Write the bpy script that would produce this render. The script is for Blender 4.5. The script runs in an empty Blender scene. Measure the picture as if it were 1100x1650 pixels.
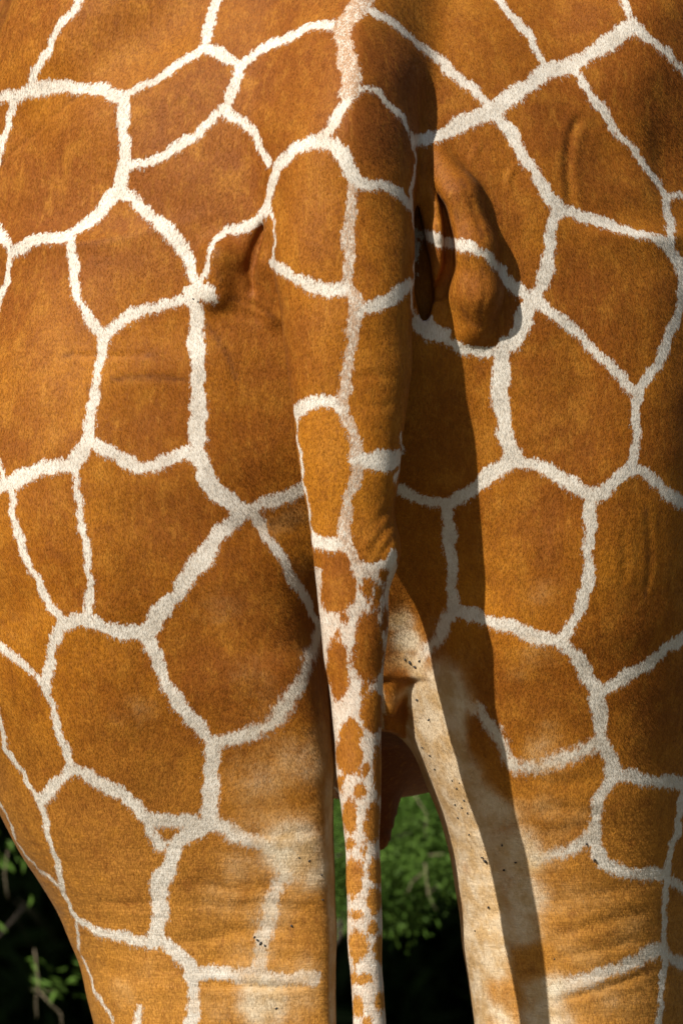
import bpy, bmesh, math, random
import numpy as np
from mathutils import Vector, Matrix
from mathutils.kdtree import KDTree

random.seed(7)
rng = np.random.default_rng(7)
scene = bpy.context.scene
COL = scene.collection

# ------------------------------------------------------------------ camera, sky, sun, exposure
# Work unit "u": 0.6 mm.  x to the right, y away from the camera, v downwards; v = GROUND_V is the ground.
S = 0.0006
EYE = 1.745                      # camera height above the ground, metres
DIST = 8.0 / S                   # camera to the plane of the rump, in u
GROUND_V = 825 + EYE / S


def W(x, y, v):
    return ((x - 550) * S, y * S, EYE + (825 - v) * S)


cam_d = bpy.data.cameras.new('camera')
cam = bpy.data.objects.new('camera', cam_d)
COL.objects.link(cam)
cam.location = (0, -8.0, EYE)
cam.rotation_euler = (math.radians(90), 0, 0)
cam_d.sensor_fit = 'VERTICAL'
cam_d.sensor_height = 36
cam_d.lens = 36 * 8.0 / (1650 * S)
cam_d.clip_start = 0.1
cam_d.clip_end = 2000
cam_d.dof.use_dof = True
cam_d.dof.focus_distance = 8.05
cam_d.dof.aperture_fstop = 14
scene.camera = cam

SUN_DIR = Vector((0.86, 1.0, -0.88)).normalized()       # direction the light travels
elev = math.asin(-SUN_DIR.z)
world = bpy.data.worlds.new('World')
scene.world = world
world.use_nodes = True
wn = world.node_tree.nodes
wl = world.node_tree.links
bg = wn.get('Background') or wn.new('ShaderNodeBackground')
sky_n = wn.new('ShaderNodeTexSky')
sky_n.sky_type = 'NISHITA'
sky_n.sun_disc = False
sky_n.sun_elevation = elev
sky_n.sun_rotation = math.atan2(-SUN_DIR.x, -SUN_DIR.y)
wl.new(sky_n.outputs[0], bg.inputs['Color'])
bg.inputs['Strength'].default_value = 0.05

sun_d = bpy.data.lights.new('sun', 'SUN')
sun_d.energy = 4.8
sun_d.angle = math.radians(0.5)
sun_d.color = (1.0, 0.95, 0.87)
sun = bpy.data.objects.new('sun', sun_d)
COL.objects.link(sun)
sun.rotation_euler = SUN_DIR.to_track_quat('-Z', 'Y').to_euler()
sun.location = (-6, -6, 8)

scene.view_settings.view_transform = 'Standard'
scene.view_settings.look = 'None'
scene.view_settings.gamma = 1
scene.view_settings.exposure = 0.44
scene.view_settings.use_curve_mapping = False


# ------------------------------------------------------------------ node helpers
class NT:
    def __init__(self, name):
        self.m = bpy.data.materials.new(name)
        self.m.use_nodes = True
        self.t = self.m.node_tree
        self.t.nodes.clear()
        self.out = self.n('ShaderNodeOutputMaterial')
        self.b = self.n('ShaderNodeBsdfPrincipled')
        self.l(self.b.outputs[0], self.out.inputs[0])

    def n(self, k, **kw):
        o = self.t.nodes.new(k)
        for a, b in kw.items():
            setattr(o, a, b)
        return o

    def l(self, a, b):
        self.t.links.new(a, b)

    def put(self, sock, v):
        if hasattr(v, 'is_output'):
            self.l(v, sock)
        else:
            sock.default_value = v

    def math(self, op, a, b=0.0, c=0.0, clamp=False):
        o = self.n('ShaderNodeMath', operation=op, use_clamp=clamp)
        self.put(o.inputs[0], a); self.put(o.inputs[1], b); self.put(o.inputs[2], c)
        return o.outputs[0]

    def step(self, x, lo, hi):
        o = self.n('ShaderNodeMapRange', interpolation_type='SMOOTHSTEP')
        self.put(o.inputs[0], x); self.put(o.inputs[1], lo); self.put(o.inputs[2], hi)
        return o.outputs[0]

    def mix(self, f, a, b, blend='MIX'):
        o = self.n('ShaderNodeMix', data_type='RGBA', blend_type=blend)
        self.put(o.inputs[0], f)
        for s, v in ((o.inputs[6], a), (o.inputs[7], b)):
            self.put(s, v if hasattr(v, 'is_output') else (*v, 1))
        return o.outputs[2]

    def noise(self, vec, scale, detail=3.0, rough=0.55, stretch=None):
        if stretch:
            mp = self.n('ShaderNodeMapping')
            self.l(vec, mp.inputs[0])
            mp.inputs['Scale'].default_value = stretch
            vec = mp.outputs[0]
        o = self.n('ShaderNodeTexNoise')
        self.l(vec, o.inputs['Vector'])
        o.inputs['Scale'].default_value = scale
        o.inputs['Detail'].default_value = detail
        o.inputs['Roughness'].default_value = rough
        return o.outputs[0]

    def attr(self, name):
        o = self.n('ShaderNodeAttribute', attribute_name=name)
        return o.outputs['Fac']

    def pos(self):
        return self.n('ShaderNodeTexCoord').outputs['Object']

    def bump(self, h, strength, dist, normal=None):
        o = self.n('ShaderNodeBump')
        o.inputs['Strength'].default_value = strength
        o.inputs['Distance'].default_value = dist
        self.l(h, o.inputs['Height'])
        if normal is not None:
            self.l(normal, o.inputs['Normal'])
        return o.outputs[0]


def simple_mat(name, col, rough=0.8, var=0.25, scale=30):
    t = NT(name)
    p = t.pos()
    n = t.noise(p, scale, 4)
    c = t.mix(n, tuple(x * (1 - var) for x in col), tuple(min(1, x * (1 + var)) for x in col))
    t.l(c, t.b.inputs['Base Color'])
    t.b.inputs['Roughness'].default_value = rough
    t.l(t.bump(t.noise(p, scale * 6, 2), 0.4, 0.003), t.b.inputs['Normal'])
    return t.m


def coat_material(strand=False):
    t = NT('coat_hair' if strand else 'giraffe_coat')
    p = t.pos()
    d = t.attr('edge'); soft = t.attr('soft'); beige = t.attr('beige'); pale = t.attr('pale')
    shade_red = t.attr('russet_shade')
    # ragged hair edge between the brown patches and the pale net (distances in u)
    n1 = t.noise(p, 330, 2.5, 0.65, (1.0, 1.0, 0.40))
    n2 = t.noise(p, 85, 2.0, 0.5)
    dd = t.math('ADD', d, t.math('MULTIPLY', t.math('SUBTRACT', n1, 0.5), 18.0))
    dd = t.math('ADD', dd, t.math('MULTIPLY', t.math('SUBTRACT', n2, 0.5), 7.0))
    n3 = t.noise(p, 240, 3, 0.7, (1.0, 1.0, 0.45))
    dd = t.math('ADD', dd, t.math('MULTIPLY', t.math('MULTIPLY', t.math('SUBTRACT', n3, 0.5), soft), 46.0))
    w = t.math('ADD', t.math('MULTIPLY', soft, 6.5), 2.0)
    f = t.step(dd, t.math('MULTIPLY', w, -1.0), w)
    # brown: blotchy, with grain of hair
    big = t.noise(p, 9, 4, 0.6)
    mid = t.noise(p, 38, 4, 0.6)
    grain = t.noise(p, 800, 2, 0.65, (1.0, 1.0, 0.32))
    grain2 = t.noise(p, 240, 3, 0.7, (1.0, 1.0, 0.55))
    sep = t.n('ShaderNodeSeparateXYZ'); t.l(p, sep.inputs[0])
    low = t.math('MULTIPLY', t.step(sep.outputs[2], 1.60, 1.26), 0.72)
    wide = t.noise(p, 3.6, 3, 0.55)
    streak = t.noise(p, 170, 3, 0.65, (1.0, 1.0, 0.22))
    br = t.mix(t.step(big, 0.34, 0.66), (0.275, 0.085, 0.004), (0.425, 0.156, 0.009))
    br = t.mix(t.math('MULTIPLY', t.step(wide, 0.38, 0.66), 0.85), br, (0.195, 0.053, 0.005))
    br = t.mix(t.math('MULTIPLY', t.step(t.math('ADD', d, t.math('MULTIPLY', t.math('SUBTRACT', mid, 0.5), 60.0)), 12.0, 62.0), 0.26), br, (0.195, 0.058, 0.006))
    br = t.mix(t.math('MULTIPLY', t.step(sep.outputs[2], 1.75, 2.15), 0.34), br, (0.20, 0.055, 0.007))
    br = t.mix(low, br, (0.52, 0.245, 0.045))
    br = t.mix(t.math('MULTIPLY', t.step(mid, 0.46, 0.74), 0.45), br, (0.46, 0.19, 0.02))
    br = t.mix(t.math('MULTIPLY', t.step(mid, 0.48, 0.25), 0.5), br, (0.19, 0.056, 0.007))
    br = t.mix(t.math('MULTIPLY', shade_red, 1.0), br, (0.15, 0.038, 0.006))  # redder dark skin, and shade painted into the coat colour
    br = t.mix(t.math('MULTIPLY', t.step(streak, 0.52, 0.70), 0.30), br, (0.48, 0.205, 0.026))
    br = t.mix(t.math('MULTIPLY', t.step(streak, 0.48, 0.30), 0.34), br, (0.15, 0.044, 0.006))
    br = t.mix(t.math('MULTIPLY', t.step(grain2, 0.54, 0.76), 0.18 if strand else 0.28), br, (0.49, 0.22, 0.035))
    br = t.mix(t.math('MULTIPLY', t.step(grain, 0.54, 0.38), 0.2 if strand else 0.5), br, (0.15, 0.044, 0.006))
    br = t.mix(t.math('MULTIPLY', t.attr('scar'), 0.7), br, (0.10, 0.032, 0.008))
    # pale net
    wh = t.mix(t.step(mid, 0.3, 0.7), (0.58, 0.52, 0.435), (0.725, 0.67, 0.58))
    wh = t.mix(t.math('MULTIPLY', t.step(grain, 0.58, 0.38), 0.22 if strand else 0.40), wh, (0.42, 0.31, 0.20))
    bsp = t.math('MULTIPLY', beige, t.step(t.math('ADD', t.math('MULTIPLY', grain2, 0.35), t.math('MULTIPLY', grain, 0.65)), 0.42, 0.52))
    wh = t.mix(t.math('MULTIPLY', bsp, 0.95), wh, (0.36, 0.185, 0.08))
    wh = t.mix(t.math('MULTIPLY', soft, 0.55), wh, (0.50, 0.415, 0.30))
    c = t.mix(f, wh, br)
    # washed-out dusty skin, patchy
    pn = t.math('ADD', t.math('MULTIPLY', t.noise(p, 30, 5, 0.65), 0.9), -0.45)
    pf = t.step(t.math('ADD', pale, t.math('MULTIPLY', pn, 1.1)), 0.08, 0.75)
    pf = t.math('MULTIPLY', pf, t.step(pale, 0.03, 0.3))
    pc = t.mix(t.step(mid, 0.35, 0.65), (0.54, 0.37, 0.18), (0.69, 0.575, 0.40))
    pc = t.mix(t.step(pale, 0.28, 0.58), (0.52, 0.29, 0.10), pc)
    c = t.mix(t.math('MULTIPLY', pf, 0.85), c, pc)
    t.l(c, t.b.inputs['Base Color'])
    t.b.inputs['Roughness'].default_value = 0.62
    t.b.inputs['Specular IOR Level'].default_value = 0.15
    t.b.inputs['Sheen Weight'].default_value = 0.03
    t.b.inputs['Sheen Roughness'].default_value = 0.4
    t.b.inputs['Sheen Tint'].default_value = (1.0, 0.85, 0.65, 1)
    if strand:
        return t.m
    b1 = t.bump(grain, 0.5, 0.0009)
    b2 = t.bump(t.noise(p, 130, 4, 0.6, (1, 1, 0.5)), 0.35, 0.0007, b1)
    b3 = t.bump(t.noise(p, 22, 3, 0.5), 0.35, 0.006, b2)
    wr = t.noise(p, 46, 4, 0.6, (0.30, 0.30, 1.9))
    b4 = t.n('ShaderNodeBump')
    b4.inputs['Distance'].default_value = 0.006
    t.l(t.math('MULTIPLY', t.step(sep.outputs[2], 1.50, 1.38), 0.42), b4.inputs['Strength'])
    t.l(wr, b4.inputs['Height']); t.l(b3, b4.inputs['Normal'])
    t.l(b4.outputs[0], t.b.inputs['Normal'])
    return t.m


def leaf_material(name, a, b):
    t = NT(name)
    p = t.pos()
    n = t.noise(p, 14, 3)
    c = t.mix(n, a, b)
    t.l(c, t.b.inputs['Base Color'])
    t.b.inputs['Roughness'].default_value = 0.6
    t.b.inputs['Specular IOR Level'].default_value = 0.2
    tr = t.n('ShaderNodeBsdfTranslucent')
    t.l(c, tr.inputs['Color'])
    ms = t.n('ShaderNodeMixShader')
    ms.inputs[0].default_value = 0.25
    t.l(t.b.outputs[0], ms.inputs[1]); t.l(tr.outputs[0], ms.inputs[2])
    t.l(ms.outputs[0], t.out.inputs[0])
    return t.m


M_COAT = coat_material()
M_HAIR = coat_material(True)
M_HOOF = simple_mat('hoof_horn', (0.05, 0.04, 0.03), 0.55)
M_DARK = simple_mat('black_hair', (0.018, 0.014, 0.011), 0.6)
M_EYE = simple_mat('eye_gloss', (0.012, 0.008, 0.006), 0.12)
M_MANE = simple_mat('mane_hair', (0.26, 0.11, 0.035), 0.7, 0.4, 60)
M_TAN = simple_mat('short_tan_hair', (0.42, 0.24, 0.10), 0.75, 0.3, 60)
M_BARK = simple_mat('bark', (0.06, 0.045, 0.032), 0.9, 0.4, 25)
M_TWIG = simple_mat('dry_twig', (0.33, 0.26, 0.16), 0.85, 0.3, 60)
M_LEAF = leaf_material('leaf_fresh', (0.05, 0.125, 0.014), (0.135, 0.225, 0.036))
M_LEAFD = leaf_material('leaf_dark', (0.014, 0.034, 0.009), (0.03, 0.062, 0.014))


def link(name, me, mat, parent=None):
    o = bpy.data.objects.new(name, me)
    if mat:
        me.materials.append(mat)
    COL.objects.link(o)
    if parent:
        o.parent = parent
    return o


def mesh_np(name, verts, faces, smooth=True):
    """verts (N,3), faces (M,k) all with k corners"""
    me = bpy.data.meshes.new(name)
    verts = np.asarray(verts, np.float32); faces = np.asarray(faces, np.int32)
    k = faces.shape[1]
    me.vertices.add(len(verts)); me.vertices.foreach_set('co', verts.ravel())
    me.loops.add(faces.size); me.loops.foreach_set('vertex_index', faces.ravel())
    me.polygons.add(len(faces))
    me.polygons.foreach_set('loop_start', np.arange(0, faces.size, k, dtype=np.int32))
    me.polygons.foreach_set('use_smooth', np.full(len(faces), smooth))
    me.update(calc_edges=True)
    me.validate()
    return me


# ------------------------------------------------------------------ ground
def ground_material():
    t = NT('dry_ground')
    p = t.pos()
    n = t.noise(p, 1.2, 6, 0.65)
    c = t.mix(t.step(n, 0.3, 0.7), (0.11, 0.08, 0.045), (0.17, 0.125, 0.075))
    g = t.noise(p, 0.45, 4)
    c = t.mix(t.step(g, 0.5, 0.62), c, (0.07, 0.10, 0.03))
    t.l(c, t.b.inputs['Base Color'])
    t.b.inputs['Roughness'].default_value = 0.95
    t.l(t.bump(t.noise(p, 25, 5, 0.7), 0.7, 0.03), t.b.inputs['Normal'])
    return t.m


gx = np.concatenate([[-600, -200, -80], np.linspace(-30, 30, 61), [80, 200, 600]])
gX, gY = np.meshgrid(gx, gx, indexing='ij')
gZ = 0.10 * np.sin(gX * 0.7) * np.cos(gY * 0.53 + 1) * (np.clip(np.hypot(gX, gY - 0.7) / 6 - 0.6, 0, 1))
n_g = len(gx)
ii = np.arange(n_g * n_g).reshape(n_g, n_g)
gf = np.stack([ii[:-1, :-1], ii[1:, :-1], ii[1:, 1:], ii[:-1, 1:]], -1).reshape(-1, 4)
ground = link('ground', mesh_np('ground', np.stack([gX, gY, gZ], -1).reshape(-1, 3), gf), ground_material())
ground['kind'] = 'structure'


# ------------------------------------------------------------------ the giraffe: one distance field, one skin
FINE = 5.5


def grow(start, end, first, ratio, cap):
    out = []; s = first; p = start; sg = 1 if end > start else -1
    while (end - p) * sg > 0:
        s = min(s * ratio, cap); p += sg * s; out.append(p)
    return out


ax_x = np.array(grow(-20, -230, FINE, 1.12, 26)[::-1] + list(np.arange(-20, 1120.1, FINE)) + grow(1120, 1390, FINE, 1.12, 26), np.float32)
ax_y = np.array(list(np.arange(-210, 470.1, FINE)) + grow(470, 4700, FINE, 1.08, 38), np.float32)
ax_v = np.array(grow(-20, -4300, FINE, 1.1, 60)[::-1] + list(np.arange(-20, 1670.1, FINE)) + grow(1670, GROUND_V + 60, FINE, 1.1, 36), np.float32)
AX = (ax_x, ax_y, ax_v)
SHAPE = tuple(len(a) for a in AX)
FB = np.full(SHAPE, 400.0, np.float32)


def block(lo, hi):
    return tuple(slice(max(0, int(np.searchsorted(a, l)) - 1), min(len(a), int(np.searchsorted(a, h)) + 1)) for a, l, h in zip(AX, lo, hi))


def axes(sl):
    return ax_x[sl[0]][:, None, None], ax_y[sl[1]][None, :, None], ax_v[sl[2]][None, None, :]


def smin(a, b, k):
    h = np.clip(0.5 + 0.5 * (a - b) / k, 0, 1)
    return a + (b - a) * h - k * h * (1 - h)


def add(fn, lo, hi, k, carve=False, F=None):
    F = FB if F is None else F
    m = 2.2 * k + 40
    sl = block([c - m for c in lo], [c + m for c in hi])
    d = fn(*axes(sl)).astype(np.float32)
    sub = F[sl]
    F[sl] = -smin(-sub, d, k) if carve else smin(sub, d, k)


def ellipsoid(c, r, k):
    def fn(x, y, v):
        q = np.sqrt(((x - c[0]) / r[0]) ** 2 + ((y - c[1]) / r[1]) ** 2 + ((v - c[2]) / r[2]) ** 2)
        return (q - 1) * min(r)
    add(fn, [a - b for a, b in zip(c, r)], [a + b for a, b in zip(c, r)], k)


def capsule(a, b, ra, rb, k, carve=False):
    a = np.array(a, float); b = np.array(b, float); ab = b - a; L2 = ab @ ab

    def fn(x, y, v):
        t = np.clip(((x - a[0]) * ab[0] + (y - a[1]) * ab[1] + (v - a[2]) * ab[2]) / L2, 0, 1)
        dx = x - a[0] - ab[0] * t; dy = y - a[1] - ab[1] * t; dv = v - a[2] - ab[2] * t
        return np.sqrt(dx * dx + dy * dy + dv * dv) - (ra + (rb - ra) * t)
    m = max(ra, rb)
    add(fn, np.minimum(a, b) - m, np.maximum(a, b) + m, k, carve)


def chain(pts, k, carve=False):
    for p, q in zip(pts[:-1], pts[1:]):
        capsule(p[:3], q[:3], p[3], q[3], k, carve)


def slot(pts, ydeep, k):
    """a narrow crack in the skin along pts (x, v, half width), as deep as ydeep"""
    P = np.array(pts, float)

    def fn(x, y, v):
        d = None
        for a, b in zip(P[:-1], P[1:]):
            t = np.clip(((x - a[0]) * (b[0] - a[0]) + (v - a[1]) * (b[1] - a[1])) / ((b[0] - a[0]) ** 2 + (b[1] - a[1]) ** 2), 0, 1)
            e = np.hypot(x - a[0] - (b[0] - a[0]) * t, v - a[1] - (b[1] - a[1]) * t) - (a[2] + (b[2] - a[2]) * t)
            d = e if d is None else np.minimum(d, e)
        return np.maximum(d, (y - ydeep) * .5)
    add(fn, (P[:, 0].min(), -150, P[:, 1].min()), (P[:, 0].max(), ydeep, P[:, 1].max()), k, carve=True)


def smooth_table(tab, axis_vals, passes=2, win=50):
    tab = np.array(tab, float)
    t = np.linspace(tab[0, 0], tab[-1, 0], int((tab[-1, 0] - tab[0, 0]) / 5) + 2)
    cols = []
    for j in range(1, tab.shape[1]):
        c = np.interp(t, tab[:, 0], tab[:, j])
        n = max(3, int(win / 5)) | 1
        for _ in range(passes):
            c = np.convolve(np.pad(c, n // 2, mode='edge'), np.ones(n) / n, 'valid')
        cols.append(np.interp(axis_vals, t, c))
    return cols


def loft_v(tab, k, win=50, F=None, p=2.0):
    """tab rows: v, x left, x right, y back, y front"""
    tab = np.array(tab, float)
    v0, v1 = tab[0, 0], tab[-1, 0]

    def fn(x, y, v):
        xl, xr, yb, yf = smooth_table(tab, v.ravel(), win=win)
        cx = ((xl + xr) / 2)[None, None, :]; rx = ((xr - xl) / 2)[None, None, :]
        cy = ((yb + yf) / 2)[None, None, :]; ry = ((yf - yb) / 2)[None, None, :]
        if p == 2:
            q = np.sqrt(((x - cx) / rx) ** 2 + ((y - cy) / ry) ** 2)
        else:
            if callable(p):
                pw = p(v)
            else:
                pw = np.where(x > cx, p[1](v) if callable(p[1]) else p[1], p[0])
            q = (np.abs((x - cx) / rx) ** pw + np.abs((y - cy) / ry) ** pw) ** (1 / pw)
        return np.maximum((q - 1) * np.minimum(rx, ry), np.maximum(v0 - v, v - v1))
    add(fn, (tab[:, 1].min(), tab[:, 3].min(), v0), (tab[:, 2].max(), tab[:, 4].max(), v1), k, F=F)


def loft_y(tab, k, win=250):
    """tab rows: y, centre x, centre v, half width, half height"""
    tab = np.array(tab, float)
    y0, y1 = tab[0, 0], tab[-1, 0]

    def fn(x, y, v):
        cx, cv, rx, rv = [c[None, :, None] for c in smooth_table(tab, y.ravel(), win=win)]
        q = np.sqrt(((x - cx) / rx) ** 2 + ((v - cv) / rv) ** 2)
        return np.maximum((q - 1) * np.minimum(rx, rv), np.maximum(y0 - y, y - y1))
    add(fn, (tab[:, 1] - tab[:, 3]).min(axis=0, keepdims=True).tolist() + [y0, (tab[:, 2] - tab[:, 4]).min()],
        [(tab[:, 1] + tab[:, 3]).max(), y1, (tab[:, 2] + tab[:, 4]).max()], k)


def far(tab, yref):
    """widen a table measured at the plane of the rump to the place where the leg stands"""
    s = 1 + yref / DIST
    return [(825 + (r[0] - 825) * s, 550 + (r[1] - 550) * s, 550 + (r[2] - 550) * s, r[3], r[4]) for r in tab]


HIND_L = far([
    (420, -20, 470, 110, 800), (600, -95, 515, 45, 830), (750, -120, 522, 30, 830), (900, -112, 526, 42, 820), (1100, -80, 530, 85, 800),
    (1200, -48, 536, 118, 780), (1300, -6, 538, 150, 760), (1400, 44, 539, 178, 740), (1470, 92, 540, 192, 730),
    (1540, 122, 540, 200, 715), (1650, 153, 543, 205, 700), (1800, 190, 530, 215, 660), (2000, 235, 490, 235, 580),
    (2250, 262, 462, 260, 520), (2350, 265, 458, 265, 515), (2550, 290, 430, 315, 480), (3000, 300, 420, 330, 460), (3350, 292, 428, 320, 465),
    (3480, 282, 438, 315, 480), (3560, 292, 428, 325, 480), (3640, 275, 445, 330, 520)], 420)
HIND_R = far([
    (420, 700, 1150, 120, 800), (600, 672, 1185, 70, 830), (750, 652, 1185, 58, 830), (900, 640, 1175, 74, 820), (1000, 636, 1170, 98, 810),
    (1100, 640, 1164, 128, 800), (1200, 660, 1158, 166, 780), (1290, 698, 1152, 196, 760), (1370, 722, 1145, 228, 740),
    (1480, 740, 1136, 262, 725), (1650, 762, 1128, 292, 720), (1800, 785, 1110, 290, 690), (2000, 820, 1070, 280, 610),
    (2250, 845, 1040, 265, 520), (2350, 848, 1038, 270, 515), (2550, 875, 1010, 320, 480), (3000, 885, 1000, 335, 460), (3350, 876, 1008, 325, 465),
    (3480, 866, 1018, 320, 480), (3560, 876, 1008, 330, 480), (3640, 860, 1025, 335, 520)], 420)

ellipsoid((585, 440, 400), (655, 440, 650), 1)
loft_y([(330, 590, 390, 640, 610), (900, 590, 330, 700, 1000), (1700, 590, 210, 660, 1110), (2300, 590, 130, 480, 960), (2750, 590, 60, 330, 760)], 120)
loft_v(HIND_L, 85, p=(2.1, lambda v: np.interp(v, [850, 1050, 1250], [2.7, 5.0, 13.0])))
loft_v(HIND_R, 85, p=(2.5, 2.0))
loft_v([(420, 470, 720, 60, 700), (700, 500, 690, 150, 700), (900, 520, 665, 215, 700), (1050, 560, 655, 260, 700), (1130, 585, 648, 300, 700), (1185, 610, 638, 380, 620)], 60)
chain([(641, 262, 1040, 9), (637, 276, 1095, 12), (630, 300, 1150, 9)], 16)
# skin folds beside the tail root
chain([(700, 30, 240, 18), (736, 14, 318, 35), (760, 8, 400, 40), (766, 14, 470, 42), (762, 34, 522, 33)], 16)
chain([(700, 20, 300, 18), (708, 4, 370, 17), (704, 14, 440, 17)], 12)
chain([(354, 22, 416, 26), (346, 30, 470, 22)], 30)
chain([(444, 4, 360, 18), (430, 4, 420, 16), (448, 20, 505, 16)], 24)
slot([(668, 318, 4), (672, 370, 11), (677, 430, 17), (684, 480, 14), (684, 512, 4)], 70, 7)
slot([(698, 296, 1), (715, 335, 5), (723, 385, 8), (724, 430, 9), (708, 472, 10)], 30, 8)
slot([(437, 338, 3), (423, 370, 7), (411, 402, 9), (404, 434, 8), (408, 466, 2)], 30, 14)
# hollow of the flank and the points of the hips
ellipsoid((165, 400, 60), (150, 220, 190), 120)
ellipsoid((1015, 400, 60), (150, 220, 190), 120)
# sheath and scrotum between the hind legs
chain([(590, 800, 1200, 80), (600, 880, 1325, 42), (604, 880, 1378, 36)], 35)
# fore legs, neck and head, further forward
for cx in (350, 1000):
    chain([(cx + (60 if cx < 590 else -60), 2150, 700, 230), (cx, 2250, 1500, 150), (cx, 2240, 2300, 105), (cx, 2230, 2500, 100), (cx, 2240, 2700, 70), (cx, 2240, 3350, 66), (cx, 2240, 3470, 82), (cx, 2215, 3630, 82)], 60)
chain([(590, 2350, 150, 480), (590, 2700, -700, 300), (590, 3050, -2000, 210), (590, 3300, -3300, 150), (590, 3360, -3600, 150)], 160)
chain([(590, 3330, -3680, 165), (590, 3600, -3600, 140), (590, 3980, -3380, 95), (590, 4060, -3340, 88)], 70)

TAIL = [(-260, 470, 670, 250, 520), (-100, 474, 680, 80, 320), (0, 472, 684, -10, 245), (100, 462, 682, -86, 190), (200, 450, 672, -122, 140), (300, 441, 667, -118, 96), (400, 440, 668, -122, 70), (500, 450, 667, -122, 56),
        (600, 461, 664, -116, 46), (680, 472, 652, -108, 38), (750, 482, 642, -100, 30), (830, 495, 633, -90, 26), (885, 503, 650, -84, 24), (915, 506, 640, -80, 22), (950, 509, 622, -76, 20), (1000, 515, 627, -71, 16),
        (1100, 527, 619, -62, 14), (1200, 538, 613, -56, 8), (1300, 548, 612, -53, 4), (1400, 556, 613, -52, 0), (1500, 561, 614, -50, 0),
        (1650, 567, 622, -50, 0), (1900, 578, 628, -46, -2), (2150, 586, 622, -42, -6)]
FT = np.full(SHAPE, 400.0, np.float32)
loft_v(TAIL, 1, win=34, F=FT, p=lambda v: np.interp(v, [-150, 60, 180, 280, 400], [1.7, 1.45, 1.5, 1.8, 2.0]))
kv = np.interp(ax_v, [-150, 20, 120, 230, 420, 560, 700], [120, 50, 34, 22, 16, 14, 6]).astype(np.float32)[None, None, :]
kx = np.clip((560 - ax_x) / 70, 0, 1)[:, None, None]
kv = kv * (1 - kx) + np.maximum(kv, np.interp(ax_v, [200, 330, 420], [95, 50, 16]).astype(np.float32)[None, None, :]) * kx
FU = smin(FB, FT, kv.astype(np.float32))


def sample(F, x, y, v):
    idx = []; fr = []
    for a, c in zip(AX, (x, y, v)):
        i = np.clip(np.searchsorted(a, c) - 1, 0, len(a) - 2)
        idx.append(i); fr.append(np.clip((c - a[i]) / (a[i + 1] - a[i]), 0, 1))
    i, j, k = idx; a, b, c = fr
    out = 0
    for di in (0, 1):
        for dj in (0, 1):
            for dk in (0, 1):
                w = (a if di else 1 - a) * (b if dj else 1 - b) * (c if dk else 1 - c)
                out = out + w * F[i + di, j + dj, k + dk]
    return out


YS = np.arange(-205, 760, 4.0)


def first_hit(F, px, py):
    """depth of the skin met by lines of sight from eight metres behind the animal; nan where there is none"""
    px = np.asarray(px, float); py = np.asarray(py, float)
    out = np.full(len(px), np.nan)
    for s in range(0, len(px), 4000):
        a = px[s:s + 4000, None]; b = py[s:s + 4000, None]
        sc = 1 + YS[None, :] / DIST
        X = 550 + (a - 550) * sc; V = 825 + (b - 825) * sc; Y = np.broadcast_to(YS[None, :], X.shape)
        f = sample(F, X, Y, V)
        neg = f < 0
        hit = neg.any(1)
        i = np.argmax(neg, 1)
        r = np.arange(len(i)); ip = np.maximum(i - 1, 0)
        f1 = f[r, i]; f0 = f[r, ip]
        y = YS[ip] + (YS[i] - YS[ip]) * np.where(i > 0, f0 / (f0 - f1 + 1e-9), 0)
        out[s:s + 4000] = np.where(hit, y, np.nan)
    return out


def lift(px, py, y):
    s = 1 + y / DIST
    return np.stack([550 + (px - 550) * s, y, 825 + (py - 825) * s], -1)


def surface_nets(F):
    ins = F < 0
    c = np.zeros(tuple(n - 1 for n in F.shape), np.uint8)
    for di in (0, 1):
        for dj in (0, 1):
            for dk in (0, 1):
                c += ins[di:F.shape[0] - 1 + di, dj:F.shape[1] - 1 + dj, dk:F.shape[2] - 1 + dk]
    I, J, K = np.nonzero((c > 0) & (c < 8))
    vid = np.full(c.shape, -1, np.int32); vid[I, J, K] = np.arange(len(I))
    acc = np.zeros((len(I), 3)); cnt = np.zeros(len(I))
    corners = [(a, b, d) for a in (0, 1) for b in (0, 1) for d in (0, 1)]
    for p in corners:
        for axis in range(3):
            if p[axis]:
                continue
            q = list(p); q[axis] = 1
            f0 = F[I + p[0], J + p[1], K + p[2]]; f1 = F[I + q[0], J + q[1], K + q[2]]
            m = (f0 < 0) != (f1 < 0)
            t = np.where(m, f0 / np.where(m, f0 - f1, 1), 0)
            co = []
            for ax, (a, pi) in enumerate(zip(AX, p)):
                base = (I, J, K)[ax] + pi
                if ax == axis:
                    co.append(a[base] + t * (a[base + 1] - a[base]))
                else:
                    co.append(a[base])
            acc += np.stack(co, -1) * m[:, None]; cnt += m
    V = acc / cnt[:, None]
    quads = []
    for axis in range(3):
        lo = [slice(None)] * 3; hi = [slice(None)] * 3
        lo[axis] = slice(0, -1); hi[axis] = slice(1, None)
        ch = ins[tuple(lo)] != ins[tuple(hi)]
        E = list(np.nonzero(ch))
        o1, o2 = [a for a in range(3) if a != axis]
        ok = (E[o1] > 0) & (E[o2] > 0) & (E[o1] < F.shape[o1] - 1) & (E[o2] < F.shape[o2] - 1)
        E = [e[ok] for e in E]

        def cell(a, b):
            q = list(E); q[o1] = E[o1] - a; q[o2] = E[o2] - b
            return vid[tuple(q)]
        Q = np.stack([cell(0, 0), cell(1, 0), cell(1, 1), cell(0, 1)], -1)
        flip = ins[tuple(E)] != (axis == 1)
        Q[~flip] = Q[~flip][:, ::-1]
        quads.append(Q)
    return V, np.concatenate(quads)


V, Q = surface_nets(FU)
# v points down, so the handedness of the cells turns over in metres; checked below


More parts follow.
